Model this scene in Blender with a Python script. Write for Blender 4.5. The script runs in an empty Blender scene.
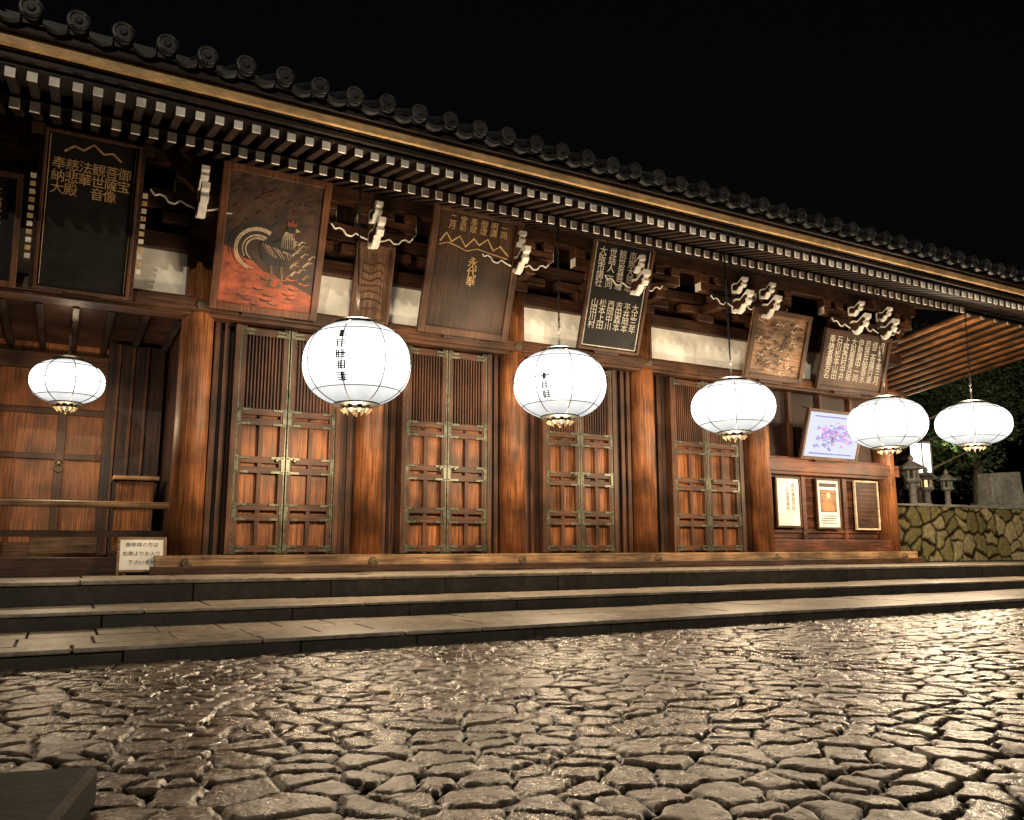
import bpy, math, random
import numpy as np
from mathutils import Vector, Matrix, Euler
random.seed(7); rng=np.random.default_rng(7)
SC=bpy.context.scene; COL=SC.collection

# ------------------------------------------------------------------ materials
def newmat(name):
    m=bpy.data.materials.new(name); m.use_nodes=True
    nt=m.node_tree; b=nt.nodes['Principled BSDF']; return m,nt,b
def noisy(name,col,rough=.6,var=.35,scale=(4,4,4),nscale=1.0,bump=.15,bdist=.01,metal=0,detail=5,coord='Object',spec=.5,rvar=.15,big=.3):
    m,nt,b=newmat(name); N=nt.nodes; L=nt.links
    tc=N.new('ShaderNodeTexCoord'); mp=N.new('ShaderNodeMapping'); mp.inputs['Scale'].default_value=scale
    L.new(tc.outputs[coord],mp.inputs[0])
    n=N.new('ShaderNodeTexNoise'); n.inputs['Scale'].default_value=nscale; n.inputs['Detail'].default_value=detail; n.inputs['Roughness'].default_value=.62
    L.new(mp.outputs[0],n.inputs['Vector'])
    n2=N.new('ShaderNodeTexNoise'); n2.inputs['Scale'].default_value=1.7; n2.inputs['Detail'].default_value=4
    L.new(tc.outputs[coord],n2.inputs['Vector'])
    r=N.new('ShaderNodeValToRGB'); r.color_ramp.elements[0].position=.32; r.color_ramp.elements[1].position=.68
    r.color_ramp.elements[0].color=(*[c*(1-var) for c in col],1); r.color_ramp.elements[1].color=(*[min(1,c*(1+var)) for c in col],1)
    L.new(n.outputs['Fac'],r.inputs[0])
    mr=N.new('ShaderNodeMapRange'); mr.inputs[1].default_value=.35; mr.inputs[2].default_value=.65; mr.inputs[3].default_value=1-big; mr.inputs[4].default_value=1+big*.6
    L.new(n2.outputs['Fac'],mr.inputs[0])
    mx=N.new('ShaderNodeVectorMath'); mx.operation='SCALE'; L.new(r.outputs[0],mx.inputs[0]); L.new(mr.outputs[0],mx.inputs['Scale'])
    L.new(mx.outputs[0],b.inputs['Base Color'])
    rr=N.new('ShaderNodeMapRange'); rr.inputs[3].default_value=max(0.02,rough-rvar); rr.inputs[4].default_value=min(1,rough+rvar)
    L.new(n.outputs['Fac'],rr.inputs[0]); L.new(rr.outputs[0],b.inputs['Roughness'])
    b.inputs['Metallic'].default_value=metal; b.inputs['Specular IOR Level'].default_value=spec
    bp=N.new('ShaderNodeBump'); bp.inputs['Strength'].default_value=bump; bp.inputs['Distance'].default_value=bdist
    L.new(n.outputs['Fac'],bp.inputs['Height']); L.new(bp.outputs[0],b.inputs['Normal'])
    return m
def wood(name,col,axis='z',rough=.52,var=.7,bump=.5):
    s={'x':(1.6,42,42),'y':(42,1.6,42),'z':(42,42,1.6)}[axis]
    return noisy(name,col,rough,var,s,1.0,bump,.005,detail=5,big=.6,spec=.35)
def emis(name,col,strength):
    m=bpy.data.materials.new(name); m.use_nodes=True; nt=m.node_tree; nt.nodes.clear()
    e=nt.nodes.new('ShaderNodeEmission'); o=nt.nodes.new('ShaderNodeOutputMaterial'); nt.links.new(e.outputs[0],o.inputs[0])
    e.inputs[0].default_value=(*col,1); e.inputs[1].default_value=strength; return m

W_PIL=wood('wood_pillar',(.185,.068,.023),'z')
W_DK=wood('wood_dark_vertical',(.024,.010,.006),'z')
W_DX=wood('wood_dark_horizontal',(.045,.019,.010),'x')
W_BX=wood('wood_beam_brown',(.075,.032,.015),'x')
W_DOOR=wood('wood_door_frame',(.068,.027,.012),'z')
W_DOORX=wood('wood_door_rail',(.075,.030,.013),'x')
W_PAN=wood('wood_door_panel',(.215,.078,.026),'z')
W_SILL=wood('wood_sill',(.24,.14,.07),'x',rough=.6)
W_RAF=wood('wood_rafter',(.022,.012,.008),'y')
W_RAF_LIT=wood('wood_rafter_side_lit',(.30,.135,.05),'y')  # side rafters: lit look put into a lighter, orange base colour
W_RED=wood('wood_redbrown',(.095,.032,.015),'x')
GOLD=noisy('eave_fascia_ochre',(.72,.46,.21),.6,.3,(3,9,9),2.0)
WHITE=noisy('white_paint_weathered',(.84,.81,.75),.7,.16,(9,9,9),1.0,.1)
PLAS=noisy('white_plaster',(.82,.79,.71),.85,.12,(3,3,3),1.5,.1)
TILE=noisy('roof_tile_grey',(.036,.036,.038),.5,.4,(6,6,6),1.0,.2)
BRZ=noisy('bronze_verdigris',(.10,.105,.07),.42,.6,(14,14,14),1.0,.2,metal=.5)
BLK=noisy('black_lacquer',(.008,.007,.006),.55,.4,(6,6,6),1.0,.1,spec=.3)
BLKM=noisy('black_iron',(.02,.02,.02),.5,.3,(9,9,9),1.0,.1,metal=.6)
GOLDL=noisy('gold_leaf_aged',(.55,.37,.17),.45,.4,(16,16,16),1.0,.1,metal=.2)
BRASS=noisy('dark_brass',(.12,.09,.05),.5,.4,(16,16,16),1.0,.1,metal=.5)
STONE=noisy('granite_slab',(.25,.21,.16),.48,.4,(7,7,7),1.6,.6,.012,detail=7,rvar=.25)
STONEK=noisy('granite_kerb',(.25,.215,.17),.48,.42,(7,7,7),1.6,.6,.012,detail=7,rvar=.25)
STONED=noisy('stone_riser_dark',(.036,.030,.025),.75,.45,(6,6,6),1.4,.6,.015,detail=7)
MON=noisy('monument_granite',(.33,.31,.27),.75,.3,(6,6,6),1.5,.5,.02,detail=6)
PAPER=noisy('white_paper',(.80,.78,.72),.8,.05,(3,3,3),1.0,.05)
INK=noisy('black_ink',(.02,.02,.02),.6,.2,(5,5,5),1.0,.05)
TEXTW=noisy('white_lettering',(.62,.57,.48),.7,.35,(20,20,20),1.0,.05)
LEAF=noisy('foliage',(.045,.075,.025),.6,.5,(2,2,2),1.5,.1)
BARK=noisy('bark',(.09,.065,.045),.85,.4,(12,12,2),1.0,.6,.02)
SOIL=noisy('soil_ground',(.06,.05,.035),.9,.4,(2,2,2),1.5,.6,.03)

# ------------------------------------------------------------------ mesh builder
class MB:
    def __init__(s): s.v=[];s.f=[];s.m=[];s.mats=[]
    def mi(s,mat):
        if mat not in s.mats: s.mats.append(mat)
        return s.mats.index(mat)
    def add(s,vs,fs,mat):
        o=len(s.v); s.v+= [tuple(v) for v in vs]; k=s.mi(mat)
        for f in fs: s.f.append(tuple(i+o for i in f)); s.m.append(k)
    def box(s,x0,x1,y0,y1,z0,z1,mat,rot=None):
        vs=[Vector((x,y,z)) for z in(z0,z1) for y in(y0,y1) for x in(x0,x1)]
        if rot is not None:
            c=Vector(((x0+x1)/2,(y0+y1)/2,(z0+z1)/2)); vs=[c+rot@(v-c) for v in vs]
        s.add(vs,[(0,2,3,1),(4,5,7,6),(0,1,5,4),(2,6,7,3),(0,4,6,2),(1,3,7,5)],mat)
    def hexa(s,p,mat):
        s.add(p,[(0,2,3,1),(4,5,7,6),(0,1,5,4),(2,6,7,3),(0,4,6,2),(1,3,7,5)],mat)
    def cyl(s,p0,p1,r0,r1,mat,n=16,cap=True):
        p0=Vector(p0);p1=Vector(p1);d=(p1-p0).normalized()
        a=d.orthogonal().normalized(); b=d.cross(a)
        vs=[p0+(a*math.cos(t)+b*math.sin(t))*r0 for t in [2*math.pi*i/n for i in range(n)]]+[p1+(a*math.cos(t)+b*math.sin(t))*r1 for t in [2*math.pi*i/n for i in range(n)]]
        fs=[(i,(i+1)%n,n+(i+1)%n,n+i) for i in range(n)]
        if cap: fs+= [tuple(range(n))[::-1],tuple(range(n,2*n))]
        s.add(vs,fs,mat)
    def lathe(s,c,prof,mat,n=24):
        vs=[];fs=[]
        for (r,z) in prof:
            for i in range(n):
                t=2*math.pi*i/n; vs.append((c[0]+r*math.cos(t),c[1]+r*math.sin(t),c[2]+z))
        for k in range(len(prof)-1):
            for i in range(n):
                j=(i+1)%n; fs.append((k*n+i,k*n+j,(k+1)*n+j,(k+1)*n+i))
        s.add(vs,fs,mat)
    def poly(s,pts,y,mat):
        s.add([(x,y,z) for x,z in pts],[tuple(range(len(pts)))],mat)
    def extr(s,pts,f0,f1,mat):
        n=len(pts); vs=[f0(p) for p in pts]+[f1(p) for p in pts]
        fs=[tuple(range(n))[::-1],tuple(range(n,2*n))]+[(i,(i+1)%n,n+(i+1)%n,n+i) for i in range(n)]
        s.add(vs,fs,mat)
    def ribbon(s,pts,w0,w1,y,mat):
        n=len(pts);vs=[]
        for i,(x,z) in enumerate(pts):
            a=pts[max(0,i-1)];b=pts[min(n-1,i+1)];dx=b[0]-a[0];dz=b[1]-a[1];l=math.hypot(dx,dz) or 1
            t=i/(n-1); w=(w0*(1-t)+w1*t)/2
            vs+=[(x-dz/l*w,y,z+dx/l*w),(x+dz/l*w,y,z-dx/l*w)]
        s.add(vs,[(2*i,2*i+1,2*i+3,2*i+2) for i in range(n-1)],mat)
    def make(s,name,parent=None,bevel=0,smooth=False,loc=None,rot=None,seg=2):
        me=bpy.data.meshes.new(name); me.from_pydata(s.v,[],s.f)
        for m in s.mats: me.materials.append(m)
        me.polygons.foreach_set('material_index',s.m)
        if smooth: me.polygons.foreach_set('use_smooth',[True]*len(s.f))
        me.update()
        o=bpy.data.objects.new(name,me); COL.objects.link(o)
        if parent: o.parent=parent
        if loc: o.location=loc
        if rot: o.rotation_euler=rot
        if bevel:
            b=o.modifiers.new('bevel','BEVEL'); b.width=bevel; b.segments=seg; b.limit_method='ANGLE'
        return o
def empty(name,loc=(0,0,0),rot=(0,0,0),parent=None):
    o=bpy.data.objects.new(name,None); COL.objects.link(o); o.location=loc; o.rotation_euler=rot; o.empty_display_size=.2
    if parent:o.parent=parent
    return o
def text_mesh(body,size,mat,name,parent,loc,space=.95,thick=.0):
    c=bpy.data.curves.new(name,'FONT'); c.body=body; c.size=size; c.space_line=space; c.align_x='CENTER'; c.align_y='TOP'; c.resolution_u=2; c.extrude=thick
    t=bpy.data.objects.new(name+'_tmp',c); COL.objects.link(t)
    bpy.context.view_layer.update()
    me=bpy.data.meshes.new_from_object(t.evaluated_get(bpy.context.evaluated_depsgraph_get()))
    bpy.data.objects.remove(t)
    me.materials.clear(); me.materials.append(mat)
    o=bpy.data.objects.new(name,me); COL.objects.link(o); o.parent=parent; o.location=loc; o.rotation_euler=(math.pi/2,0,0)
    return o

# ------------------------------------------------------------------ stone fields (cobbles, rubble wall face)
def vnoise(x,y,sc,seed):
    r=np.random.default_rng(seed); T=r.random((256,256))
    X=x/sc+1000;Y=y/sc+1000; xi=np.floor(X).astype(int);yi=np.floor(Y).astype(int);fx=X-xi;fy=Y-yi
    fx=fx*fx*(3-2*fx);fy=fy*fy*(3-2*fy)
    a=T[xi%256,yi%256];b=T[(xi+1)%256,yi%256];c=T[xi%256,(yi+1)%256];d=T[(xi+1)%256,(yi+1)%256]
    return (a*(1-fx)+b*fx)*(1-fy)+(c*(1-fx)+d*fx)*fy-.5
def stonefield(name,x0,x1,y0,y1,st,gx,g,S,mapf,ramp,joint,rough,spec,seed=5,alive=.24,tiltk=.024,swell=.03,parent=None):
    nx=int((x1-x0)/st);ny=int((y1-y0)/st)
    xs=np.linspace(x0,x1,nx);ys=np.linspace(y0,y1,ny); X,Y=np.meshgrid(xs,ys)
    wx=X+S*(.040*vnoise(X,Y,.12*S,1)+.028*vnoise(X,Y,.045*S,2)); wy=Y+S*(.040*vnoise(X,Y,.12*S,3)+.028*vnoise(X,Y,.045*S,4))
    M=256; sr=np.random.default_rng(seed); JX=sr.random((M,M));JY=sr.random((M,M)); ALIVE=sr.random((M,M))>alive
    R1=sr.random((M,M));R2=sr.random((M,M));TX=sr.normal(0,1,(M,M));TY=sr.normal(0,1,(M,M))
    ci=np.floor(wx/gx).astype(int);cj=np.floor(wy/g).astype(int)
    d1=np.full(X.shape,9.);sx1=np.zeros(X.shape);sy1=np.zeros(X.shape);id1=np.zeros(X.shape,int);jd1=np.zeros(X.shape,int)
    cand=[]
    for di in range(-2,3):
        for dj in range(-2,3):
            a=(ci+di);b=(cj+dj);ai=a%M;bi=b%M
            sx=(a+.5+(JX[ai,bi]-.5)*.95)*gx; sy=(b+.5+(JY[ai,bi]-.5)*.95)*g
            d=np.where(ALIVE[ai,bi],(wx-sx)**2+(wy-sy)**2,50.)
            cand.append((sx,sy,d)); k=d<d1
            d1=np.where(k,d,d1);sx1=np.where(k,sx,sx1);sy1=np.where(k,sy,sy1);id1=np.where(k,ai,id1);jd1=np.where(k,bi,jd1)
    bd=np.full(X.shape,9.)
    for sx,sy,d in cand:
        l=np.hypot(sx-sx1,sy-sy1); e=np.where((l>1e-6)&(d<40),(d-d1)/(2*np.maximum(l,1e-6)),9.); bd=np.minimum(bd,e)
    jw=S*(.005+.006*(vnoise(X,Y,.25,21)+.5))
    t=np.clip((bd-jw)/(.014*S),0,1); prof=1-(1-t)**2.4
    r=R1[id1,jd1]
    tilt=(TX[id1,jd1]*(wx-sx1)+TY[id1,jd1]*(wy-sy1))*tiltk
    h=S*(prof*(.018+.006*(r-.5))+ .005*vnoise(X,Y,.07*S,11)*prof+.0035*vnoise(X,Y,.03*S,12)*prof-.022)+tilt*prof+swell*vnoise(X,Y,1.8,13)
    V=np.stack(mapf(X,Y,h),-1).reshape(-1,3)
    me=bpy.data.meshes.new(name); nv=nx*ny
    idx=np.arange(nv).reshape(ny,nx); q=np.stack([idx[:-1,:-1],idx[:-1,1:],idx[1:,1:],idx[1:,:-1]],-1).reshape(-1,4)
    me.vertices.add(nv); me.vertices.foreach_set('co',V.ravel().astype(np.float32))
    me.loops.add(q.size); me.loops.foreach_set('vertex_index',q.ravel().astype(np.int32))
    me.polygons.add(len(q)); me.polygons.foreach_set('loop_start',np.arange(0,q.size,4,dtype=np.int32))
    me.polygons.foreach_set('use_smooth',np.ones(len(q),bool))
    me.update(calc_edges=True)
    ca=me.color_attributes.new('stone','FLOAT_COLOR','POINT')
    C=np.stack([r,prof,R2[id1,jd1],np.ones_like(r)],-1).reshape(-1)
    ca.data.foreach_set('color',C.astype(np.float32))
    m,nt,b=newmat(name+'_stone'); N=nt.nodes;L=nt.links
    at=N.new('ShaderNodeAttribute'); at.attribute_name='stone'
    sp=N.new('ShaderNodeSeparateColor'); L.new(at.outputs['Color'],sp.inputs[0])
    rp=N.new('ShaderNodeValToRGB'); e=rp.color_ramp.elements
    e[0].position=0;e[0].color=(*ramp[0],1);e[1].position=1;e[1].color=(*ramp[2],1)
    k=e.new(.5);k.color=(*ramp[1],1)
    L.new(sp.outputs[0],rp.inputs[0])
    tc=N.new('ShaderNodeTexCoord'); n=N.new('ShaderNodeTexNoise'); n.inputs['Scale'].default_value=14; n.inputs['Detail'].default_value=6;n.inputs['Roughness'].default_value=.7
    L.new(tc.outputs['Object'],n.inputs['Vector'])
    nb=N.new('ShaderNodeTexNoise'); nb.inputs['Scale'].default_value=.9; nb.inputs['Detail'].default_value=3; L.new(tc.outputs['Object'],nb.inputs['Vector'])
    mr=N.new('ShaderNodeMapRange'); mr.inputs[1].default_value=.3;mr.inputs[2].default_value=.7;mr.inputs[3].default_value=.45;mr.inputs[4].default_value=1.5; L.new(n.outputs['Fac'],mr.inputs[0])
    sc=N.new('ShaderNodeVectorMath');sc.operation='SCALE'; L.new(rp.outputs[0],sc.inputs[0]);L.new(mr.outputs[0],sc.inputs['Scale'])
    mx=N.new('ShaderNodeMix');mx.data_type='RGBA'; mx.inputs['A'].default_value=(*joint,1)
    L.new(sp.outputs[1],mx.inputs['Factor']);L.new(sc.outputs[0],mx.inputs['B']);L.new(mx.outputs['Result'],b.inputs['Base Color'])
    # wetness: roughness varies in the fine grain and in broad damp patches
    ad=N.new('ShaderNodeMath');ad.operation='MULTIPLY_ADD';ad.inputs[1].default_value=.8; L.new(nb.outputs['Fac'],ad.inputs[0]); L.new(n.outputs['Fac'],ad.inputs[2])
    r2=N.new('ShaderNodeMapRange'); r2.inputs[1].default_value=.68;r2.inputs[2].default_value=1.12; r2.inputs[3].default_value=rough[0];r2.inputs[4].default_value=rough[1]; L.new(ad.outputs[0],r2.inputs[0]);L.new(r2.outputs[0],b.inputs['Roughness'])
    ms=N.new('ShaderNodeMath');ms.operation='MULTIPLY';ms.inputs[1].default_value=spec;L.new(sp.outputs[1],ms.inputs[0]);L.new(ms.outputs[0],b.inputs['Specular IOR Level'])
    n3=N.new('ShaderNodeTexNoise'); n3.inputs['Scale'].default_value=55; n3.inputs['Detail'].default_value=4; L.new(tc.outputs['Object'],n3.inputs['Vector'])
    bp=N.new('ShaderNodeBump');bp.inputs['Strength'].default_value=.6;bp.inputs['Distance'].default_value=.007;L.new(n3.outputs['Fac'],bp.inputs['Height'])
    b2=N.new('ShaderNodeBump');b2.inputs['Strength'].default_value=.55;b2.inputs['Distance'].default_value=.018;L.new(n.outputs['Fac'],b2.inputs['Height']);L.new(bp.outputs[0],b2.inputs['Normal'])
    L.new(b2.outputs[0],b.inputs['Normal'])
    me.materials.append(m)
    o=bpy.data.objects.new(name,me);COL.objects.link(o)
    if parent: o.parent=parent
    return o
stonefield('cobblestone_ground',-6.5,15.5,-12.3,-4.62,.0155,.185,.165,1.0,lambda X,Y,h:(X,Y,h),
    [(.062,.046,.033),(.125,.096,.068),(.235,.185,.135)],(.007,.006,.005),(.10,.46),.95)
g=MB(); g.box(-150,150,-150,200,-.4,-.06,SOIL); g.make('ground')

b=MB(); b.box(-.65,.65,-.36,.36,0,.13,STONED)
b.make('stone_block',bevel=.02,loc=(-.54,-8.52,0),rot=(0,0,math.radians(-13)))

# ------------------------------------------------------------------ steps & paving
def stonerow(mb,x0,x1,y0,y1,z0,z1,lmin,lmax,mat,gap=.008,jz=.005,jy=.006):
    x=x0
    while x<x1:
        l=random.uniform(lmin,lmax); a=random.uniform(-jz,jz); c=random.uniform(-jy,jy)
        mb.box(x+gap/2,min(x+l,x1)-gap/2,y0+c,y1,z0,z1+a,mat); x+=l
steps=empty('stone_steps')
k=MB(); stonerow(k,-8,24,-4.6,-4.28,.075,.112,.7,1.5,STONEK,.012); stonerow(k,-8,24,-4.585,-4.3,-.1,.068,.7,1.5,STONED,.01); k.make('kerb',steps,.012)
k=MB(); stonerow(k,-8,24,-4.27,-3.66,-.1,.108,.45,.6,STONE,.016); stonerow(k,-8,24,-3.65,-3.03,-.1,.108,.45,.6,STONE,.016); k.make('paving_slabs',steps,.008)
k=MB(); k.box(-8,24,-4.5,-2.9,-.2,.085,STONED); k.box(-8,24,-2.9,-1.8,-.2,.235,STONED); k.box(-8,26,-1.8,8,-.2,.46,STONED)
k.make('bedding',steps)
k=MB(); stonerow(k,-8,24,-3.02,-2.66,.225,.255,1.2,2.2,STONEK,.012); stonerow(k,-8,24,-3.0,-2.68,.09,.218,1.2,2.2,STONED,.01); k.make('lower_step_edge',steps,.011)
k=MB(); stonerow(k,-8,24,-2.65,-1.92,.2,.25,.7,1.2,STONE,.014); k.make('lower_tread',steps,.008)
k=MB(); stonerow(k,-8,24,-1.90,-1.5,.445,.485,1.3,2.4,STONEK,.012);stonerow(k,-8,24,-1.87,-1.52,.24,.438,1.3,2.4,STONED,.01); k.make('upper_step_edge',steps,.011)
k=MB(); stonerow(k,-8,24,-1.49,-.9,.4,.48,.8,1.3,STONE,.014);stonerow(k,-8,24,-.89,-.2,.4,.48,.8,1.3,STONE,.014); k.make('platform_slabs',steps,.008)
k=MB()
k.box(6.2,6.75,-5.2,-4.95,-.02,.012,BLKM); k.make('drain_cover',bevel=.006)

# ------------------------------------------------------------------ temple hall
T=empty('temple_hall')
PX=[-5.6,-2.3,1.42,3.87,6.27,8.9,11.67,15.27]
p=MB()
for x in PX:
    p.cyl((x,0,.70),(x,0,4.95),.215,.20,W_PIL,28)
    p.cyl((x,0,.46),(x,0,.52),.36,.34,STONE,24)
for x in (1.42,-2.3,-5.6): p.cyl((x,3,.5),(x,3,4.9),.2,.2,W_PIL,20)
for y in (3,6,8): p.cyl((15.27,y,.5),(15.27,y,4.95),.2,.2,W_PIL,20)
o=p.make('pillars',T)
for q in o.data.polygons: q.use_smooth=len(q.vertices)==4
s=MB()
s.box(1.05,15.7,-.34,.2,.50,.72,W_SILL); s.box(1.0,15.75,-.42,-.33,.485,.585,W_DX)
s.box(-6,1.05,-.1,.2,.46,.70,W_DX)
for x in (1.42,3.87,6.27,8.9,11.67,15.27):
    s.cyl((x,-.34,.62),(x,-.385,.62),.075,.05,BRASS,14)
s.make('sill',T,.012)
s=MB()
s.box(-6,15.9,-.17,.17,3.88,4.14,W_BX); s.box(-6,15.9,-.235,-.17,3.93,4.09,W_BX)
s.box(-6,15.9,-.17,.17,4.74,4.96,W_DX)
s.box(-6,15.9,-.6,-.42,5.72,5.93,W_DX)
s.box(-6,15.9,-.13,.13,5.3,5.5,W_DX)
s.box(11.67,15.27,-.14,.14,2.2,2.55,W_RED);s.box(11.67,15.5,-.2,-.14,2.26,2.5,W_RED)
s.box(11.67,15.27,-.14,.14,.72,.95,W_RED)
s.box(15.10,15.44,-.1,8,3.88,4.14,W_BX); s.box(15.10,15.44,-.1,8,.5,.72,W_SILL)
s.make('beams',T,.012)
s=MB()
for x in PX:
    s.cyl((x,-.2,4.01),(x,-.262,4.01),.085,.055,BRASS,14); 
s.make('nail_covers',T)
s=MB()
for a,c in zip(PX[:-1],PX[1:]): s.box(a+.18,c-.18,-.06,.1,4.14,4.74,PLAS)
s.make('plaster_band',T)
s=MB()
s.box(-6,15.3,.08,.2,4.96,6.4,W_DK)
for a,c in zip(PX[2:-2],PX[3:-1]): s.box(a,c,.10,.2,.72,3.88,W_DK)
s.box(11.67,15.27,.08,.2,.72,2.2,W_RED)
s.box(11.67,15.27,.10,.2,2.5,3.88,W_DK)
for a,c in zip(PX[2:-2],PX[3:-1]):
    for x in (a+.27,a+.40,c-.27,c-.40):
        s.box(x-.035,x+.035,.04,.11,.72,3.88,W_DOOR)
for z in (1.12,): s.box(11.87,15.07,.04,.1,z-.03,z+.03,W_RED)
for x in (12.85,14.03): s.box(x-.05,x+.05,.02,.09,.95,2.2,W_RED)
for z in [.98+i*.2 for i in range(6)]: s.box(11.87,15.07,.068,.082,z,z+.012,BLK)
for x in (12.6,13.5,14.4): s.box(x-.045,x+.045,.02,.1,2.55,3.88,W_DOOR)
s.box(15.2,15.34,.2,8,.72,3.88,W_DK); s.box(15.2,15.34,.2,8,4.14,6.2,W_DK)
s.box(15.22,15.32,.2,8,4.1,4.8,PLAS)
s.box(-6,15.3,8,8.15,.5,6.4,W_DK)
s.make('walls',T)
s=MB()
s.box(-6,1.42,.2,3.1,.5,.66,W_DX)
s.box(-6,1.42,3.0,3.12,.66,4.0,W_PAN)
s.box(1.30,1.42,.2,3.0,.72,4.0,W_DK)
s.box(-6,1.42,.17,3.1,3.98,4.05,W_DX)
for x in [-5.5+i*.42 for i in range(17)]: s.box(x-.04,x+.04,.17,3.0,3.86,3.98,W_RAF)
s.box(-6,1.3,2.86,3.0,3.55,3.8,W_BX); s.box(-6,1.3,2.88,3.0,.66,.9,W_BX)
for x in (-3.0,-2.0,-1.05,-.1,.85): s.box(x-.06,x+.06,2.9,3.0,.9,3.55,W_DOOR)
for z in (1.5,2.2,2.9): s.box(-4,1.25,2.93,3.0,z-.045,z+.045,W_DOORX)
s.box(.45,1.25,2.2,2.35,.66,3.9,W_DK)
for x in (.6,.8,1.0): s.box(x-.02,x+.02,2.17,2.2,.7,3.9,W_DOOR)
s.cyl((-.1,2.9,2.1),(-.1,2.86,2.1),.05,.03,BRASS,12)
for i in range(12):
    a=2*math.pi*i/12;b_=2*math.pi*(i+1)/12
    s.cyl((-.1+.06*math.sin(a),2.85,2.02+.06*math.cos(a)),(-.1+.06*math.sin(b_),2.85,2.02+.06*math.cos(b_)),.01,.01,BRASS,5,False)
s.make('porch_interior',T,.006)
s=MB()
s.cyl((-6,.25,1.36),(1.25,.25,1.36),.045,.045,W_SILL,12); s.box(-6,1.25,.21,.29,.95,1.03,W_DX)
for x in (-4.8,-3.6,-2.1): s.box(x-.04,x+.04,.2,.3,.66,1.34,W_DX)
s.make('handrail',T)

def door(x0,x1,name):
    z0,z1=.73,3.86
    d=MB(); mid=(x0+x1)/2; y=-.02
    d.box(x0-.07,x0,y-.06,y+.12,z0,z1,W_DOOR);d.box(x1,x1+.07,y-.06,y+.12,z0,z1,W_DOOR)
    for a,c in ((x0,mid-.006),(mid+.006,x1)):
        d.box(a,c,y+.05,y+.10,z0,z1,W_PAN)
        sw=.085
        d.box(a,a+sw,y-.03,y+.05,z0,z1,W_DOOR); d.box(c-sw,c,y-.03,y+.05,z0,z1,W_DOOR)
        cm=(a+c)/2
        for z in [.80,1.22,1.36,1.86,2.0,2.52,2.66,3.78]:
            d.box(a+sw,c-sw,y-.026,y+.05,z-.045,z+.045,W_DOORX)
        d.box(cm-.03,cm+.03,y-.016,y+.05,z0,2.6,W_DOOR)
        d.box(a+sw,c-sw,y+.035,y+.05,2.7,3.74,W_DK)
        n=int((c-a-2*sw)/.045)
        for i in range(n+1):
            xx=a+sw+(c-a-2*sw)*i/n
            d.box(xx-.010,xx+.010,y-.012,y+.036,2.7,3.74,W_DOOR)
        for e0,e1 in ((a+.002,a+.022),(c-.022,c-.002)):
            d.box(e0,e1,y-.036,y-.03,z0,z1,BRZ)
        for zz in (.80,1.29,1.93,2.59,3.78):
            h=.055 if zz in(.80,3.78) else .125
            for sx,sg in ((a,1),(c,-1)):
                x_a,x_b=sorted((sx+sg*.0,sx+sg*.055)); d.box(x_a,x_b,y-.042,y-.036,zz-h,zz+h,BRZ)
                for dz in ((-h+.028),(h-.028)):
                    x_a,x_b=sorted((sx+sg*.055,sx+sg*.19)); d.box(x_a,x_b,y-.040,y-.026,zz+dz-.018,zz+dz+.018,BRZ)
                    d.cyl((sx+sg*.03,y-.042,zz+dz),(sx+sg*.03,y-.056,zz+dz),.014,.008,BRZ,8)
    for q in (mid-.12,mid+.12):
        d.cyl((q,y-.03,2.0),(q,y-.075,2.0),.035,.02,BRZ,10)
    d.make(name,T,.004,seg=1)
for i,(a,c) in enumerate([(1.98,3.35),(4.43,5.79),(6.87,8.21),(9.55,11.1)]): door(a,c,'door_%d'%(i+1))

def nose(mb,x,y,z,s=1.0,w=.10):
    pts=[(0,.10),(-.10,.12),(-.20,.09),(-.27,.14),(-.36,.20),(-.43,.17),(-.42,.10),(-.36,.08),(-.38,.02),(-.33,-.04),(-.26,-.02),(-.21,-.10),(-.13,-.14),(-.08,-.09),(0,-.10)]
    pts=[(a*s,b_*s) for a,b_ in pts]
    mb.extr(pts,lambda p:(x-w/2,y+p[0],z+p[1]),lambda p:(x+w/2,y+p[0],z+p[1]),WHITE)
    c=(-.17*s,.01*s); q=[(c[0]+(a-c[0])*.74,c[1]+(b_-c[1])*.62) for a,b_ in pts]
    for sgn in (-1,1):
        mb.extr(q,lambda p:(x+sgn*w/2,y+p[0],z+p[1]),lambda p:(x+sgn*(w/2+.004),y+p[0],z+p[1]),W_DX)
def arm(mb,wm,x,y,z,sg,s=1.0):
    top=[(0,.12),(.30,.12),(.52,.15)]
    low=[(.56,.09),(.50,.02),(.44,.05),(.38,.03),(.33,-.04),(.25,-.05),(.18,.01),(.10,-.03),(0,-.06)]
    pts=[(sg*s*a,s*b_) for a,b_ in top+low]
    if sg<0: pts=pts[::-1]
    mb.extr(pts,lambda p:(x+p[0],y,z+p[1]),lambda p:(x+p[0],y+.08,z+p[1]),W_DX)
    L_=[(sg*s*a,s*b_) for a,b_ in low]
    for i in range(len(L_)-1):
        wm.cyl((x+L_[i][0],y-.004,z+L_[i][1]),(x+L_[i+1][0],y-.004,z+L_[i+1][1]),.013,.013,WHITE,6)
br=MB(); ns=MB()
for x in PX+[-.55,2.65,5.1,7.6,10.3,13.5]:
    br.box(x-.19,x+.19,-.2,.19,4.96,5.12,W_BX)
    br.box(x-.09,x+.09,-.62,.1,5.12,5.27,W_BX)
    br.box(x-.14,x+.14,-.64,-.36,5.27,5.40,W_BX)
    br.box(x-.45,x+.45,-.59,-.43,5.40,5.56,W_BX)
    for dx in(-.36,0,.36): br.box(x+dx-.1,x+dx+.1,-.61,-.41,5.56,5.72,W_BX)
    br.box(x-.55,x+.55,-.16,-.0,5.12,5.26,W_BX)
    ns.box(x-.456,x-.45,-.585,-.435,5.405,5.555,WHITE); ns.box(x+.45,x+.456,-.585,-.435,5.405,5.555,WHITE)
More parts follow.
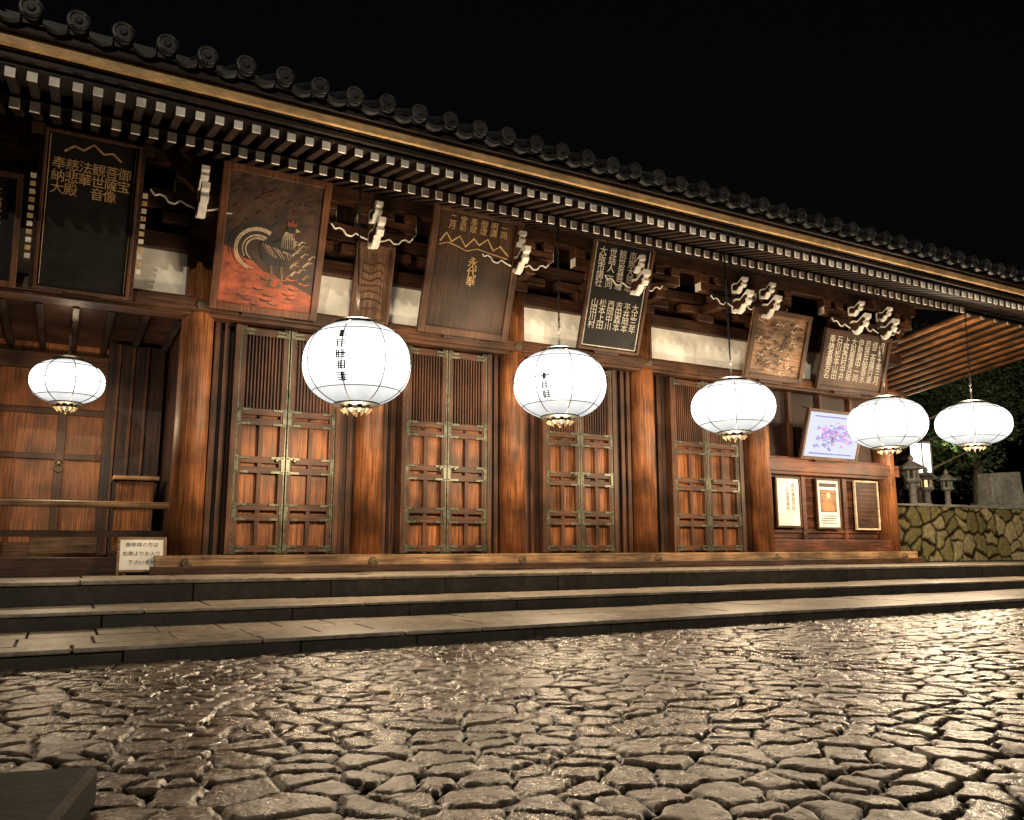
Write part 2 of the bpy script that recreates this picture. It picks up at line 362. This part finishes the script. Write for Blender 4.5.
for x in (-5.6,-2.4,1.28,3.62,5.96,8.27,10.6,11.3,13.75,14.6):
    br.box(x-.05,x+.05,-.62,.1,5.26,5.5,W_BX)
    nose(ns,x,-.60,5.18,1.15); nose(ns,x,-.62,5.52,.8)
    arm(br,ns,x-.08,-.68,5.22,-1,.95)
    if x not in (10.6,13.75): arm(br,ns,x+.08,-.68,5.22,1,.95)
br.make('bracket_sets',T,.01,seg=1); ns.make('carved_bracket_noses',T,.005,seg=1)

XE=20.2
r=MB(); w=MB()
def zr1(y): return 5.52+.25*(y+2.5)
def zr2(y): return 5.58+.35*(y+1.7)
n=int((XE+6)/.2)
def raf(mb,x,ya,yb,fz,hw,hh,mat):
    mb.hexa([(x-hw,ya,fz(ya)-hh),(x+hw,ya,fz(ya)-hh),(x-hw,yb,fz(yb)-hh),(x+hw,yb,fz(yb)-hh),
             (x-hw,ya,fz(ya)+hh),(x+hw,ya,fz(ya)+hh),(x-hw,yb,fz(yb)+hh),(x+hw,yb,fz(yb)+hh)],mat)
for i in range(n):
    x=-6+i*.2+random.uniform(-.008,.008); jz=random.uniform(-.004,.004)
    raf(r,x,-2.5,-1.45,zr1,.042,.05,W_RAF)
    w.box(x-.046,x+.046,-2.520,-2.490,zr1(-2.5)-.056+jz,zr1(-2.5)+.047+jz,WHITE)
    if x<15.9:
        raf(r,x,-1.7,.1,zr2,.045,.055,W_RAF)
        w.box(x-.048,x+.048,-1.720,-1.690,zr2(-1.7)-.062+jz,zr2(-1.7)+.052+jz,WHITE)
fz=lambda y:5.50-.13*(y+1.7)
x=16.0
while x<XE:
    raf(r,x,-1.7,4.2,fz,.05,.024,W_RAF_LIT)
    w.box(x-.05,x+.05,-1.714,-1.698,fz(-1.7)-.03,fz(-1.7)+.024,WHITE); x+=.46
r.make('rafters',T); w.make('rafter_end_paint',T)
s=MB()
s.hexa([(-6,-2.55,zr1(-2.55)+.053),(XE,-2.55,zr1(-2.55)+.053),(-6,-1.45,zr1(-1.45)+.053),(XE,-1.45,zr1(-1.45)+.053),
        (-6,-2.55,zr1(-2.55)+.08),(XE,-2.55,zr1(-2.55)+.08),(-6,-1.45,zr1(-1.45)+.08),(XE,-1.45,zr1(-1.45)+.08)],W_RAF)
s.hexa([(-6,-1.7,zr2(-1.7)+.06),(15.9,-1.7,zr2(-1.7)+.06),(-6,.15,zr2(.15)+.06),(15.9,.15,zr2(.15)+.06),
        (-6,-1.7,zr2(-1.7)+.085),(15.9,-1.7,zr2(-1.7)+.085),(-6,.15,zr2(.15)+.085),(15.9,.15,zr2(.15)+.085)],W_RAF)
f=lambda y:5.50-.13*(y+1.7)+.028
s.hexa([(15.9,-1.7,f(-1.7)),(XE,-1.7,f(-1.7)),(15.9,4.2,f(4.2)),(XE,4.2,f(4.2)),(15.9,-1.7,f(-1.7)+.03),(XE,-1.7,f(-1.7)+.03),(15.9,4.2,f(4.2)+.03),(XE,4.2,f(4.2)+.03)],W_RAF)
s.box(15.9,XE,4.15,4.3,4.55,4.95,W_BX)
s.make('soffit_boards',T)
s=MB(); s.box(-6,XE,-2.62,-2.56,5.60,5.66,W_RAF); s.box(-6,XE,-2.72,-2.66,5.685,5.80,GOLD); s.box(-6,XE,-2.655,-2.55,5.67,5.80,W_RAF); s.box(-6,XE,-2.80,-2.55,5.803,5.87,W_RAF)
s.make('eave_fascia',T,.006)
SL=.50
s=MB()
def zt(y): return 5.93+SL*(y+2.85)
RY=4.0
s.hexa([(-6,-2.85,zt(-2.85)-.055),(XE,-2.85,zt(-2.85)-.055),(-6,RY,zt(RY)-.2),(XE-2,RY,zt(RY)-.2),(-6,-2.85,zt(-2.85)),(XE,-2.85,zt(-2.85)),(-6,RY,zt(RY)),(XE-2,RY,zt(RY))],TILE)
s.hexa([(-6,RY,zt(RY)-.2),(XE-2,RY,zt(RY)-.2),(-6,10.85,5.85),(XE,10.85,5.85),(-6,RY,zt(RY)),(XE-2,RY,zt(RY)),(-6,10.85,5.93),(XE,10.85,5.93)],TILE)
s.box(-6,XE-2,RY-.25,RY+.25,zt(RY)-.1,zt(RY)+.5,TILE)
s.make('roof_slope',T)
s=MB(); x=-5.9; 
while x<XE-.1:
    jz=random.uniform(-.012,.012); jx=random.uniform(-.012,.012); xc=x+jx
    s.cyl((xc,-2.86,zt(-2.86)+.06),(xc,RY-.1,zt(RY-.1)+.06),.085,.085,TILE,10,False)
    s.cyl((xc,-2.80,6.01+jz),(xc,-2.92,6.00+jz),.108,.108,TILE,20)
    for a in range(16):
        t=2*math.pi*a/16
        s.cyl((xc+.09*math.cos(t),-2.925,6.00+jz+.09*math.sin(t)),(xc+.09*math.cos(t+.4),-2.925,6.00+jz+.09*math.sin(t+.4)),.014,.014,TILE,5,False)
    s.cyl((xc,-2.92,6.00+jz),(xc,-2.94,6.00+jz),.04,.022,TILE,10)
    P=[(x+.10+.21*i/6, 5.93-.035*math.sin(math.pi*i/6)) for i in range(7)]
    for i in range(6):
        (xa,za),(xb,zb)=P[i],P[i+1]
        s.hexa([(xa,-2.9,za-.05),(xb,-2.9,zb-.05),(xa,-2.6,za-.04),(xb,-2.6,zb-.04),(xa,-2.9,za),(xb,-2.9,zb),(xa,-2.6,za+.12),(xb,-2.6,zb+.12)],TILE)
    x+=.405
s.make('roof_tiles',T)

# ------------------------------------------------------------------ votive plaques
def plaque(name,x0,x1,zb,length,tilt,frame=.09,fm=W_BX,bm=W_DK,yb=-.3,depth=.07):
    wd=x1-x0; e=empty(name,(x0,yb,zb),(math.radians(tilt),0,math.radians(random.uniform(-.6,.6))))
    m=MB(); m.box(0,wd,0,depth*.5,0,length,bm); 
    m.box(-.0,frame,-.045,-.002,0,length,fm);m.box(wd-frame,wd,-.045,-.002,0,length,fm)
    m.box(frame,wd-frame,-.045,-.002,0,frame,fm);m.box(frame,wd-frame,-.045,-.002,length-frame,length,fm)
    m.make('framed_board',e,.008)
    m=MB()
    for x in (wd*.2,wd*.8):
        m.cyl((x,.05,length*.92),(x,.45,length*.98),.012,.012,BLKM,6)
    m.box(wd*.3,wd*.7,0.02,.3,-.05,-.005,W_DX)
    m.make('mounting',e)
    return e
def cols(e,strs,x0,x1,ztop,size,mat,y=-.006,sp=.8):
    n=len(strs)
    for i,t in enumerate(strs):
        x=x0+(x1-x0)*(i+.5)/n
        text_mesh('\n'.join(t),size,mat,'lettering_%d'%(i+1),e,(x,y,ztop),sp)
FRM=wood('wood_plaque_frame',(.085,.038,.019),'z')
e=plaque('votive_plaque',-1.75,-.70,3.9,1.35,15,.07,FRM,BLK); 
cols(e,['天下泰平','国家安穏','五穀豊穣'],.15,.9,1.15,.16,GOLDL,sp=.85)
e=plaque('votive_plaque',-.53,.53,3.93,1.92,18,.04,FRM,BLK)
cols(e,['奉納大','慈悲殿','法華','観世音','菩薩像','御宝'],.10,.96,1.60,.155,GOLDL,sp=.95)
m=MB()
for sx,sg in ((-.0,-1),(1.06,1)):
    for i in range(11):
        z=.35+i*.095; a,c=sorted((sx+sg*.05,sx+sg*.11)); m.box(a,c,-.03,.0,z,z+.06,GOLDL if i%2 else TEXTW)
    a,c=sorted((sx,sx+sg*.045)); m.box(a,c,-.02,.02,0,1.9,W_DX)
    a,c=sorted((sx,sx+sg*.14)); m.box(a,c,-.04,.02,1.82,1.95,W_DX)
m.ribbon([(.22,1.68),(.32,1.76),(.42,1.73),(.53,1.82),(.64,1.73),(.74,1.76),(.84,1.68)],.025,.025,-.008,GOLDL)
for xx in (.06,.995): m.box(xx,xx+.008,-.012,-.006,.06,1.86,GOLDL)
m.make('ornate_edge',e,.003)
RED=noisy('painted_red_ground',(.33,.075,.03),.6,.6,(3,3,5),1.5,.1)
BRN=noisy('painted_brown_ground',(.050,.024,.015),.6,.7,(3,3,3),1.5,.1)
CREAM=noisy('painted_feather_cream',(.50,.40,.27),.6,.4,(20,20,20),1.0,.1)
COMB=noisy('painted_comb_red',(.22,.05,.03),.6,.2)
e=plaque('rooster_painting',1.50,2.94,3.97,1.93,18,.10,wood('wood_frame_reddish',(.12,.048,.022),'z'),BRN)
m=MB(); y=-.004
m.poly([(.1,.1),(1.34,.1),(1.34,.34),(1.2,.40),(1.05,.46),(.95,.44),(.8,.56),(.66,.58),(.5,.70),(.38,.72),(.25,.82),(.1,.86)],y,RED)
def arc(cx,cz,r,a0,a1,n=14,sx=1,sz=1): return [(cx+sx*r*math.cos(math.radians(a0+(a1-a0)*i/n)),cz+sz*r*math.sin(math.radians(a0+(a1-a0)*i/n))) for i in range(n+1)]
for i,(rr,a1) in enumerate([(.30,250),(.25,235),(.20,215),(.34,225),(.16,240),(.38,200),(.275,260)]):
    m.ribbon(arc(.55,.86,rr,60,a1,16,1,.95),.03,.01,y-.001-.0004*i,CREAM if i%2==0 else INK)
m.poly([(.55,.92),(.62,.74),(.75,.66),(.90,.70),(1.0,.84),(1.02,1.0),(.95,1.15),(.88,1.18),(.84,1.05),(.74,.98),(.62,1.0)],y-.004,INK)
for i in range(9): m.ribbon([(.60+.04*i,.96-.01*i),(.66+.04*i,.86),(.76+.03*i,.78)],.016,.004,y-.006-.0003*i,CREAM if i%3 else RED)
for i in range(8): m.ribbon([(.89+.012*i,1.16),(.85+.025*i,1.05),(.86+.025*i,.93)],.014,.005,y-.009-.0003*i,CREAM)
m.poly(arc(.96,1.2,.06,0,360,10),y-.012,INK); m.poly([(1.02,1.22),(1.09,1.19),(1.02,1.17)],y-.012,GOLDL)
m.poly([(.90,1.24),(.90,1.31),(.94,1.28),(.96,1.34),(.99,1.28),(1.03,1.31),(1.02,1.24)],y-.013,COMB); m.poly([(.98,1.16),(1.02,1.16),(1.0,1.07)],y-.013,COMB)
for a in (.74,.88):
    m.ribbon([(a,.68),(a+.03,.52),(a,.42)],.04,.022,y-.006,BRASS)
    for dx in(-.08,0,.08): m.ribbon([(a,.42),(a+dx,.37)],.02,.008,y-.007,BRASS)
for i in range(26):
    x=random.uniform(.95,1.25); z=random.uniform(.5,1.0); m.ribbon([(x,z),(x+.05,z+.06),(x+.10,z+.05)],.03,.006,y-.002,random.choice([CREAM,W_SILL]))
for i in range(50):
    x=random.uniform(.12,1.2); z=random.uniform(1.15,1.78); m.ribbon([(x,z),(x+.06,z+.05),(x+.12,z+.02)],.03,.01,y-.001,random.choice([W_BX,INK,W_DX]))
for i in range(40):
    x=random.uniform(.12,1.15); z=random.uniform(.12,.55); m.ribbon([(x,z),(x+.08,z-.02),(x+.16,z+.0)],.03,.008,y-.001,random.choice([BRN,RED,COMB]))
m.make('rooster_artwork',e)
TAN=wood('wood_tan_board',(.12,.062,.034),'z')
e=plaque('votive_plaque',3.42,4.0,4.05,1.15,14,.05,FRM,TAN)
m=MB()
for i in range(7):
    z=.2+i*.11; m.ribbon([(.12,z),(.25,z+.05*math.sin(i)),(.38,z+.03),(.46,z-.02)],.035,.015,-.004-.0005*i,W_DX)
m.make('faded_picture',e)
cols(e,['御宝前'],.2,.38,1.02,.11,W_DX,sp=.85)
e=plaque('votive_plaque',4.47,6.0,4.03,1.95,18,.11,FRM,wood('wood_plaque_brown',(.045,.022,.012),'z'))
m=MB(); m.ribbon([(.17,1.38),(.26,1.52),(.36,1.40),(.48,1.50),(.60,1.36),(.72,1.50),(.82,1.42),(.95,1.53),(1.07,1.38),(1.18,1.46),(1.34,1.34)],.028,.028,-.008,GOLDL)
m.ribbon([(.17,1.33),(.30,1.38),(.45,1.35),(.62,1.30),(.8,1.36),(1.0,1.33),(1.34,1.29)],.014,.014,-.008,GOLDL)
m.make('gold_mountain_line',e)
cols(e,['二月','堂前','奉献','御燈','明講','一同'],.25,1.3,1.80,.125,GOLDL,sp=.85)
cols(e,['永代奉'],.66,.86,1.22,.17,GOLDL,sp=.85)
e=plaque('votive_plaque',7.34,8.58,4.10,1.85,18,.05,FRM,BLK)
cols(e,['大阪市講社','世話人一同','観世音菩薩','南無大慈悲','奉納御宝前'],.12,1.12,1.72,.155,TEXTW,sp=.85)
cols(e,['山田川村','松本上田','西岡中川','吉田森本','平井岡本','大正三年'],.12,1.12,.86,.145,TEXTW,sp=.85)
m=MB(); m.box(.07,.085,-.012,-.004,.07,1.78,TEXTW);m.box(1.155,1.17,-.012,-.004,.07,1.78,TEXTW);m.box(.085,1.155,-.012,-.004,.07,.085,TEXTW); m.make('white_border',e)
e=plaque('votive_plaque',11.05,12.55,3.97,1.33,17,.10,FRM,wood('wood_faded_tan',(.27,.15,.08),'x'))
m=MB()
for i in range(90):
    x=random.uniform(.13,1.24);z=random.uniform(.13,1.15); m.ribbon([(x,z),(x+.05,z+random.uniform(-.06,.08)),(x+.12,z+random.uniform(-.05,.05))],random.uniform(.02,.06),.01,-.004-.0002*i,random.choice([W_DX,W_BX,CREAM,TAN]))
m.make('faded_picture',e)
e=plaque('votive_plaque',12.98,14.92,3.93,1.22,17,.08,W_DX,wood('wood_text_board',(.06,.03,.016),'x'))
cols(e,['奉納者御芳名','石川松本山田','上野西村中井','大和屋清兵衛','伊勢講中一同','若狭井御香水','修二会練行衆','昭和十年三月'],.14,1.80,1.10,.17,TEXTW,sp=.85)
BLUE=noisy('sign_blue_ink',(.03,.04,.34),.5,.3,(9,9,9),1.0,.05)
PURP=noisy('sign_purple_ink',(.16,.05,.30),.5,.3,(9,9,9),1.0,.05)
e=plaque('lit_sign',12.42,14.02,2.50,1.0,17,.06,W_BX,W_DX)
m=MB(); m.box(.065,1.535,-.03,-.006,.065,.935,emis('sign_backlight',(.86,.90,1.0),.95)); m.make('backlit_panel',e)
m=MB()
for i in range(120):
    x=random.gauss(.8,.27); z=random.gauss(.5,.12)
    if not(.2<x<1.3 and .2<z<.8): continue
    m.ribbon([(x,z),(x+random.uniform(.02,.08),z+random.uniform(-.06,.06)),(x+.10,z+random.uniform(-.05,.05))],random.uniform(.02,.075),.012,-.034-.0001*i,random.choice([BLUE,PURP,BLUE]))
for zz in (.13,.86): m.box(.2,1.4,-.033,-.031,zz-.012,zz+.012,BLUE)
m.make('sign_picture',e)
def poster(x0,x1,z0,z1,kind):
    e=empty('poster',(x0,-.02 if kind else -.03,z0)); wd=x1-x0;h=z1-z0; m=MB()
    bd={0:PAPER,1:PAPER,2:W_DX}[kind]
    t=.035; m.box(0,wd,0,.02,0,h,bd)
    edge=W_BX if kind<2 else CREAM
    m.box(-t,0,-.02,.02,-t,h+t,edge);m.box(wd,wd+t,-.02,.02,-t,h+t,edge);m.box(0,wd,-.02,.02,-t,0,edge);m.box(0,wd,-.02,.02,h,h+t,edge)
    if kind==1:
        OR=noisy('poster_orange',(.5,.18,.07),.6,.4,(9,9,9))
        m.poly([(.12*wd,.32*h),(.88*wd,.32*h),(.88*wd,.8*h),(.12*wd,.8*h)],-.004,W_SILL)
        m.poly([(.25*wd,.34*h),(.8*wd,.34*h),(.7*wd,.5*h),(.6*wd,.66*h),(.5*wd,.72*h),(.38*wd,.62*h),(.25*wd,.5*h)],-.006,OR)
        m.poly(arc(.5*wd,.68*h,.06,0,360,12),-.008,CREAM)
        m.poly([(.1*wd,.86*h),(.9*wd,.86*h),(.9*wd,.94*h),(.1*wd,.94*h)],-.004,W_DX)
        for i in range(4): m.poly([(.15*wd,(.08+.05*i)*h),(.85*wd,(.08+.05*i)*h),(.85*wd,(.095+.05*i)*h),(.15*wd,(.095+.05*i)*h)],-.004,INK)
    if kind==2:
        for i in range(9): m.poly([(.12*wd,.1*h+i*.09*h),(.88*wd,.1*h+i*.09*h),(.88*wd,.13*h+i*.09*h),(.12*wd,.13*h+i*.09*h)],-.004,W_BX)
    m.make('framed_sheet',e)
    if kind==0: cols(e,['二月堂受納所','御祈祷受付中'],.35*wd,.85*wd,.9*h,.10,INK,y=-.008,sp=.9)
poster(12.06,12.66,1.22,2.13,0);poster(13.18,13.80,1.20,2.13,1);poster(14.30,14.96,1.19,2.13,2)

e=empty('offering_box',(.62,1.3,.66)); m=MB()
m.box(0,.56,0,.5,0,.10,W_DX);m.box(.04,.52,.04,.46,.10,1.1,W_PAN)
for z in(.35,.7): m.box(.02,.54,.02,.48,z,z+.05,W_BX)
m.box(-.02,.58,-.02,.52,1.1,1.16,W_SILL)
for i in range(6): m.box(.03+i*.09,.06+i*.09,.0,.5,1.165,1.19,W_DX)
m.make('box_body',e,.008)
e=empty('notice_board',(.66,-.32,.49),(math.radians(-14),0,0)); m=MB()
m.box(0,.5,0,.02,.06,.44,PAPER); m.box(-.03,0,-.01,.03,.0,.47,W_SILL);m.box(.5,.53,-.01,.03,.0,.47,W_SILL);m.box(0,.5,-.01,.03,.44,.47,W_SILL);m.box(0,.5,-.01,.03,.03,.06,W_SILL)
m.box(.05,.08,.03,.2,0,.03,W_SILL);m.box(.42,.45,.03,.2,0,.03,W_SILL)
m.make('board',e,.004)
for i,t_ in enumerate(['御参拝の方は','右側よりお入り','下さいませ']): text_mesh(t_,.062,INK,'lettering_%d'%(i+1),e,(.25,-.004,.40-.11*i))
e=empty('offering_table',(.1,1.0,.66)); m=MB()
m.box(-.45,.35,0,.4,.0,.32,W_SILL); m.box(-.5,.4,-.03,.43,.32,.36,W_BX); m.make('table',e,.01)

# ------------------------------------------------------------------ paper lanterns
def lantern_mat(h):
    m=bpy.data.materials.new('lit_lantern_paper'); m.use_nodes=True; nt=m.node_tree;N=nt.nodes;L=nt.links;N.clear()
    o=N.new('ShaderNodeOutputMaterial'); e=N.new('ShaderNodeEmission'); L.new(e.outputs[0],o.inputs[0])
    tc=N.new('ShaderNodeTexCoord'); sp=N.new('ShaderNodeSeparateXYZ'); L.new(tc.outputs['Object'],sp.inputs[0])
    mr=N.new('ShaderNodeMapRange'); mr.inputs[1].default_value=-h/2;mr.inputs[2].default_value=h/2; L.new(sp.outputs['Z'],mr.inputs[0])
    r=N.new('ShaderNodeValToRGB'); r.color_ramp.interpolation='EASE'; el=r.color_ramp.elements
    el[0].position=0;el[0].color=(.62,.62,.60,1); el[1].position=1;el[1].color=(.55,.56,.57,1)
    for p_,v in ((.14,.9),(.33,2.2),(.52,3.2),(.76,1.7),(.93,.8)):
        k=el.new(p_);k.color=(v,v*.99,v*.95,1)
    L.new(mr.outputs[0],r.inputs[0])
    nz=N.new('ShaderNodeTexNoise');nz.inputs['Scale'].default_value=5;nz.inputs['Detail'].default_value=4;L.new(tc.outputs['Object'],nz.inputs['Vector'])
    m2=N.new('ShaderNodeMapRange');m2.inputs[3].default_value=.8;m2.inputs[4].default_value=1.3;L.new(nz.outputs['Fac'],m2.inputs[0])
    L.new(r.outputs[0],e.inputs[0]); L.new(m2.outputs[0],e.inputs[1])
    return m
def lantern(x,y,z,R,h,ztop,rot=0,script=False,bars=8,pw=(105,215),ch=None):
    e=empty('paper_lantern',(x,y,z),(random.uniform(-.02,.02),random.uniform(-.02,.02),rot)); mat=lantern_mat(h)
    P=2.25
    def pr(t): return R*(max(0,1-abs(t)**P))**(1/P)
    ts=[math.sin(math.radians(a)) for a in range(-70,71,7)]
    m=MB(); n=40
    def S(lon,t,off=0):
        r=pr(t)+off; return (r*math.cos(lon),r*math.sin(lon),t*h/2*(1+off))
    vs=[S(2*math.pi*i/n,t) for t in ts for i in range(n)]
    fs=[(k*n+i,k*n+(i+1)%n,(k+1)*n+(i+1)%n,(k+1)*n+i) for k in range(len(ts)-1) for i in range(n)]
    m.add(vs,fs,mat); m.make('paper_shade',e,smooth=True)
    m=MB()
    for b_ in range(bars):
        lo=2*math.pi*b_/bars
        for k in range(len(ts)-1): m.cyl(S(lo,ts[k],.006),S(lo,ts[k+1],.006),.0062,.0062,BLKM,5,False)
    for t in (-.66,.0,.66):
        for i in range(n): m.cyl(S(2*math.pi*i/n,t,.006),S(2*math.pi*(i+1)/n,t,.006),.0052,.0052,BLKM,5,False)
    m.make('wire_cage',e)
    rt=pr(ts[-1]); zt_=ts[-1]*h/2
    m=MB(); m.lathe((0,0,zt_),[(rt+.01,-.02),(rt+.015,.03),(rt*.8,.06),(rt*.35,.075),(.02,.08)],BLKM,24)
    m.lathe((0,0,-zt_),[(rt+.01,.02),(rt+.02,-.015),(rt*.7,-.04),(rt*.62,-.075),(.0,-.08)],BLKM,24)
    for i in range(10):
        a=2*math.pi*i/10; c,s_=math.cos(a),math.sin(a); q=rt*.66
        m.cyl((q*c,q*s_,-zt_-.06),(q*.8*c,q*.8*s_,-zt_-.12),.035,.004,BRASS,6)
    m.cyl((0,0,-zt_-.07),(0,0,-zt_-.15),.02,.012,BRASS,8)
    zc=zt_+.07; top=ztop-z
    m.cyl((0,0,zc),(0,0,zc+.07),.02,.012,BLKM,8)
    m.cyl((0,0,zc+.05),(0,0,top),.007,.007,BLKM,6)
    k=0; zz=zc+.08
    while zz<top-.05:
        dx=.014 if k%2 else 0; dy=0 if k%2 else .014
        m.cyl((dx,dy,zz),(dx,dy,zz+.05),.005,.005,BLKM,5);m.cyl((-dx,-dy,zz),(-dx,-dy,zz+.05),.005,.005,BLKM,5); zz+=.055;k+=1
    m.make('fittings_and_chain',e)
    if script:
        m=MB(); rr=random.Random(3)
        def quad(l0,l1,t0,t1): m.add([S(l0,t0,.012),S(l1,t0,.012),S(l1,t1,.012),S(l0,t1,.012)],[(0,1,2,3)],INK)
        lo=math.radians(script)
        for c_ in (ch or range(5)):
            t0=.55-c_*.24
            for s_ in range(4):
                q=t0-s_*.05; quad(lo-.09,lo+.09,q-.013,q+.008)
            for s_ in range(3):
                l=lo+rr.uniform(-.07,.07); quad(l-.012,l+.012,t0-.17,t0+.01)
        m.make('ink_lettering',e)
    for nm,dz,pe in (('lamp_glow_top',h/2+.30,pw[0]),('lamp_glow_bottom',-h/2-.40,pw[1])):
        l=bpy.data.lights.new(nm,'POINT'); l.energy=pe; l.shadow_soft_size=.14; l.color=(1,.75,.47)
        lo_=bpy.data.objects.new(nm,l); COL.objects.link(lo_); lo_.parent=e; lo_.location=(0,0,dz)
    return e
lantern(3.09,-1.8,3.07,.665,1.06,5.66,.2,script=-136)
lantern(6.06,-1.8,3.09,.655,.98,5.66,.5,script=-168,ch=[2,3,4])
lantern(9.33,-1.8,3.03,.66,.86,5.66,.1)
lantern(13.07,-1.8,3.03,.68,.92,5.66,.35)
lantern(15.65,-1.8,3.20,.68,.84,5.62,.6,pw=(150,320))
lantern(-.07,.9,3.02,.46,.60,3.9,.2,pw=(6,110))

# ------------------------------------------------------------------ right-hand side
WL=empty('stone_wall')
stonefield('rubble_face',15.7,32,.40,1.84,.025,.52,.30,3.2,lambda X,Z,h:(X,1.62-h,Z),
    [(.16,.13,.05),(.27,.22,.09),(.40,.33,.17)],(.02,.017,.01),(.6,.9),.4,seed=9,alive=.2,tiltk=.05,swell=.02,parent=WL)
sw=MB(); sw.box(15.72,40,1.70,2.4,.3,1.82,STONED); 
x=15.7
while x<32:
    l=random.uniform(.5,1.0); sw.box(x+.01,x+l-.01,1.60+random.uniform(-.02,.02),2.3,1.80,1.86+random.uniform(-.015,.02),MON); x+=l
sw.make('wall_core_and_coping',WL,bevel=.02)
t=MB(); t.box(15.9,60,2.3,60,.2,1.78,SOIL); t.make('upper_terrace')
def toro(x,y,z,s,lit=False):
    e=empty('stone_garden_lantern',(x,y,z)); e.scale=(s,s,s); m=MB(); n=6
    def ring(prof,mat=MON): m.lathe((0,0,0),prof,mat,n)
    ring([(0,0),(.34,0),(.34,.12),(.24,.2),(.0,.2)]); m.lathe((0,0,0),[(.13,.2),(.115,.5),(.15,.53),(.115,.56),(.12,.9)],MON,14)
    ring([(0,.88),(.14,.9),(.28,1.0),(.28,1.08),(.0,1.08)])
    for i in range(6):
        a=math.pi/3*i; m.box(.19*math.cos(a)-.035,.19*math.cos(a)+.035,.19*math.sin(a)-.035,.19*math.sin(a)+.035,1.08,1.36,MON)
    m.lathe((0,0,0),[(.13,1.09),(.13,1.35)],emis('candle_glow',(1,.62,.25),2.2) if lit else STONED,12)
    ring([(0,1.36),(.2,1.36),(.42,1.40),(.44,1.46),(.26,1.58),(.10,1.68),(.0,1.68)]); m.lathe((0,0,0),[(.05,1.66),(.10,1.74),(.09,1.82),(.0,1.93)],MON,12)
    m.make('stone_body',e,.01)
toro(20.4,3.0,1.78,.80); toro(21.9,3.0,1.78,.62); toro(23.9,5.0,1.78,.8,True); toro(25.3,6.5,1.78,1.0)
e=empty('stone_monument',(24.2,2.85,1.78)); m=MB(); m.box(-1.0,1.0,-.4,.4,0,.22,MON); 
m.hexa([(-.80,-.25,.22),(.78,-.25,.22),(-.80,.25,.22),(.78,.25,.22),(-.76,-.22,1.12),(.70,-.22,1.22),(-.76,.22,1.12),(.70,.22,1.22)],MON)
m.make('inscribed_block',e,.04)
e=empty('street_lamp',(26.6,7.0,1.75)); m=MB(); m.cyl((0,0,0),(0,0,1.6),.06,.05,BLKM,10)
for sx in(-1,1):
    for sy in(-1,1): m.box(sx*.24-.02,sx*.24+.02,sy*.24-.02,sy*.24+.02,1.62,2.65,BLKM)
m.box(-.27,.27,-.27,.27,1.57,1.62,BLKM); m.lathe((0,0,0),[(.42,2.65),(.40,2.7),(.05,2.95),(0,2.98)],BLKM,4)
m.box(-.22,.22,-.22,.22,1.63,2.64,emis('lamp_glass',(1,.95,.85),3)); m.make('lamp',e)
l=bpy.data.lights.new('lamp_light','POINT'); l.energy=450; l.shadow_soft_size=.25; l.color=(1,.85,.6)
lo_=bpy.data.objects.new('lamp_light',l); COL.objects.link(lo_); lo_.parent=e; lo_.location=(-.2,-.6,2.3)

def tree(x,y,z,H,R,seed,nl=7000):
    rr=random.Random(seed); e=empty('broadleaf_tree',(x,y,z)); m=MB()
    m.cyl((0,0,0),(.1,0,H*.35),H*.035,H*.026,BARK,10,False); m.cyl((.1,0,H*.35),(0,.1,H*.8),H*.026,H*.008,BARK,8,False)
    cl=[]
    for i in range(15):
        a=rr.uniform(0,6.28); zz=H*rr.uniform(.3,.75); l=R*rr.uniform(.5,1)
        p=(l*math.cos(a),l*math.sin(a),zz+l*rr.uniform(.1,.5)); m.cyl((.05,0,zz),p,H*.012,H*.003,BARK,6,False)
        for k in range(4): cl.append((Vector(p)+Vector([rr.gauss(0,R*.22) for _ in range(3)]),R*rr.uniform(.16,.34)))
    m.make('trunk_and_limbs',e,smooth=True)
    m=MB()
    for i in range(nl):
        c,r_=rr.choice(cl); v=Vector([rr.gauss(0,1) for _ in range(3)]).normalized()*r_*rr.uniform(.5,1)**.5; q=c+v
        a=Vector([rr.gauss(0,1) for _ in range(3)]).normalized(); b2=a.orthogonal().normalized(); s_=rr.uniform(.06,.12)
        m.add([q-a*s_,q+b2*s_*.5,q+a*s_,q-b2*s_*.5],[(0,1,2,3)],LEAF)
    m.make('leaves',e)
tree(28.5,8.5,1.75,5.4,2.4,1); tree(33,9,1.75,7.5,3.6,2); tree(29,14,1.75,8,3.8,3); tree(36,15,1.75,9,4.2,4); tree(24.5,11,1.75,6.5,2.8,5)

# ------------------------------------------------------------------ world, added front fill, camera
w=bpy.data.worlds.new('World'); SC.world=w; w.use_nodes=True; nt=w.node_tree
bg=nt.nodes['Background']; sky=nt.nodes.new('ShaderNodeTexSky'); sky.sky_type='NISHITA'; sky.sun_disc=False
el_=math.radians(20); az=math.radians(205)
sky.sun_elevation=math.radians(-3); sky.sun_rotation=az
nt.links.new(sky.outputs[0],bg.inputs[0]); bg.inputs[1].default_value=.03
sl=bpy.data.lights.new('front_fill_light','SUN'); sl.energy=1.0; sl.angle=math.radians(.5); sl.color=(1,.86,.66)  # warm fill added from the front, in place of unseen lamps behind the camera
so=bpy.data.objects.new('front_fill_light',sl); COL.objects.link(so); so.rotation_euler=(math.radians(90)-el_,0,math.radians(-25))
cd=bpy.data.cameras.new('camera'); co=bpy.data.objects.new('camera',cd); COL.objects.link(co); SC.camera=co
cd.sensor_width=36; cd.lens=820/1024*36; cd.clip_end=1000; cd.clip_start=.05
co.location=(0,-11.5,.85); co.rotation_euler=(math.radians(90)+math.atan(135/820),0,-math.radians(28.6))
SC.view_settings.view_transform='Standard'; SC.view_settings.look='None'; SC.view_settings.exposure=0
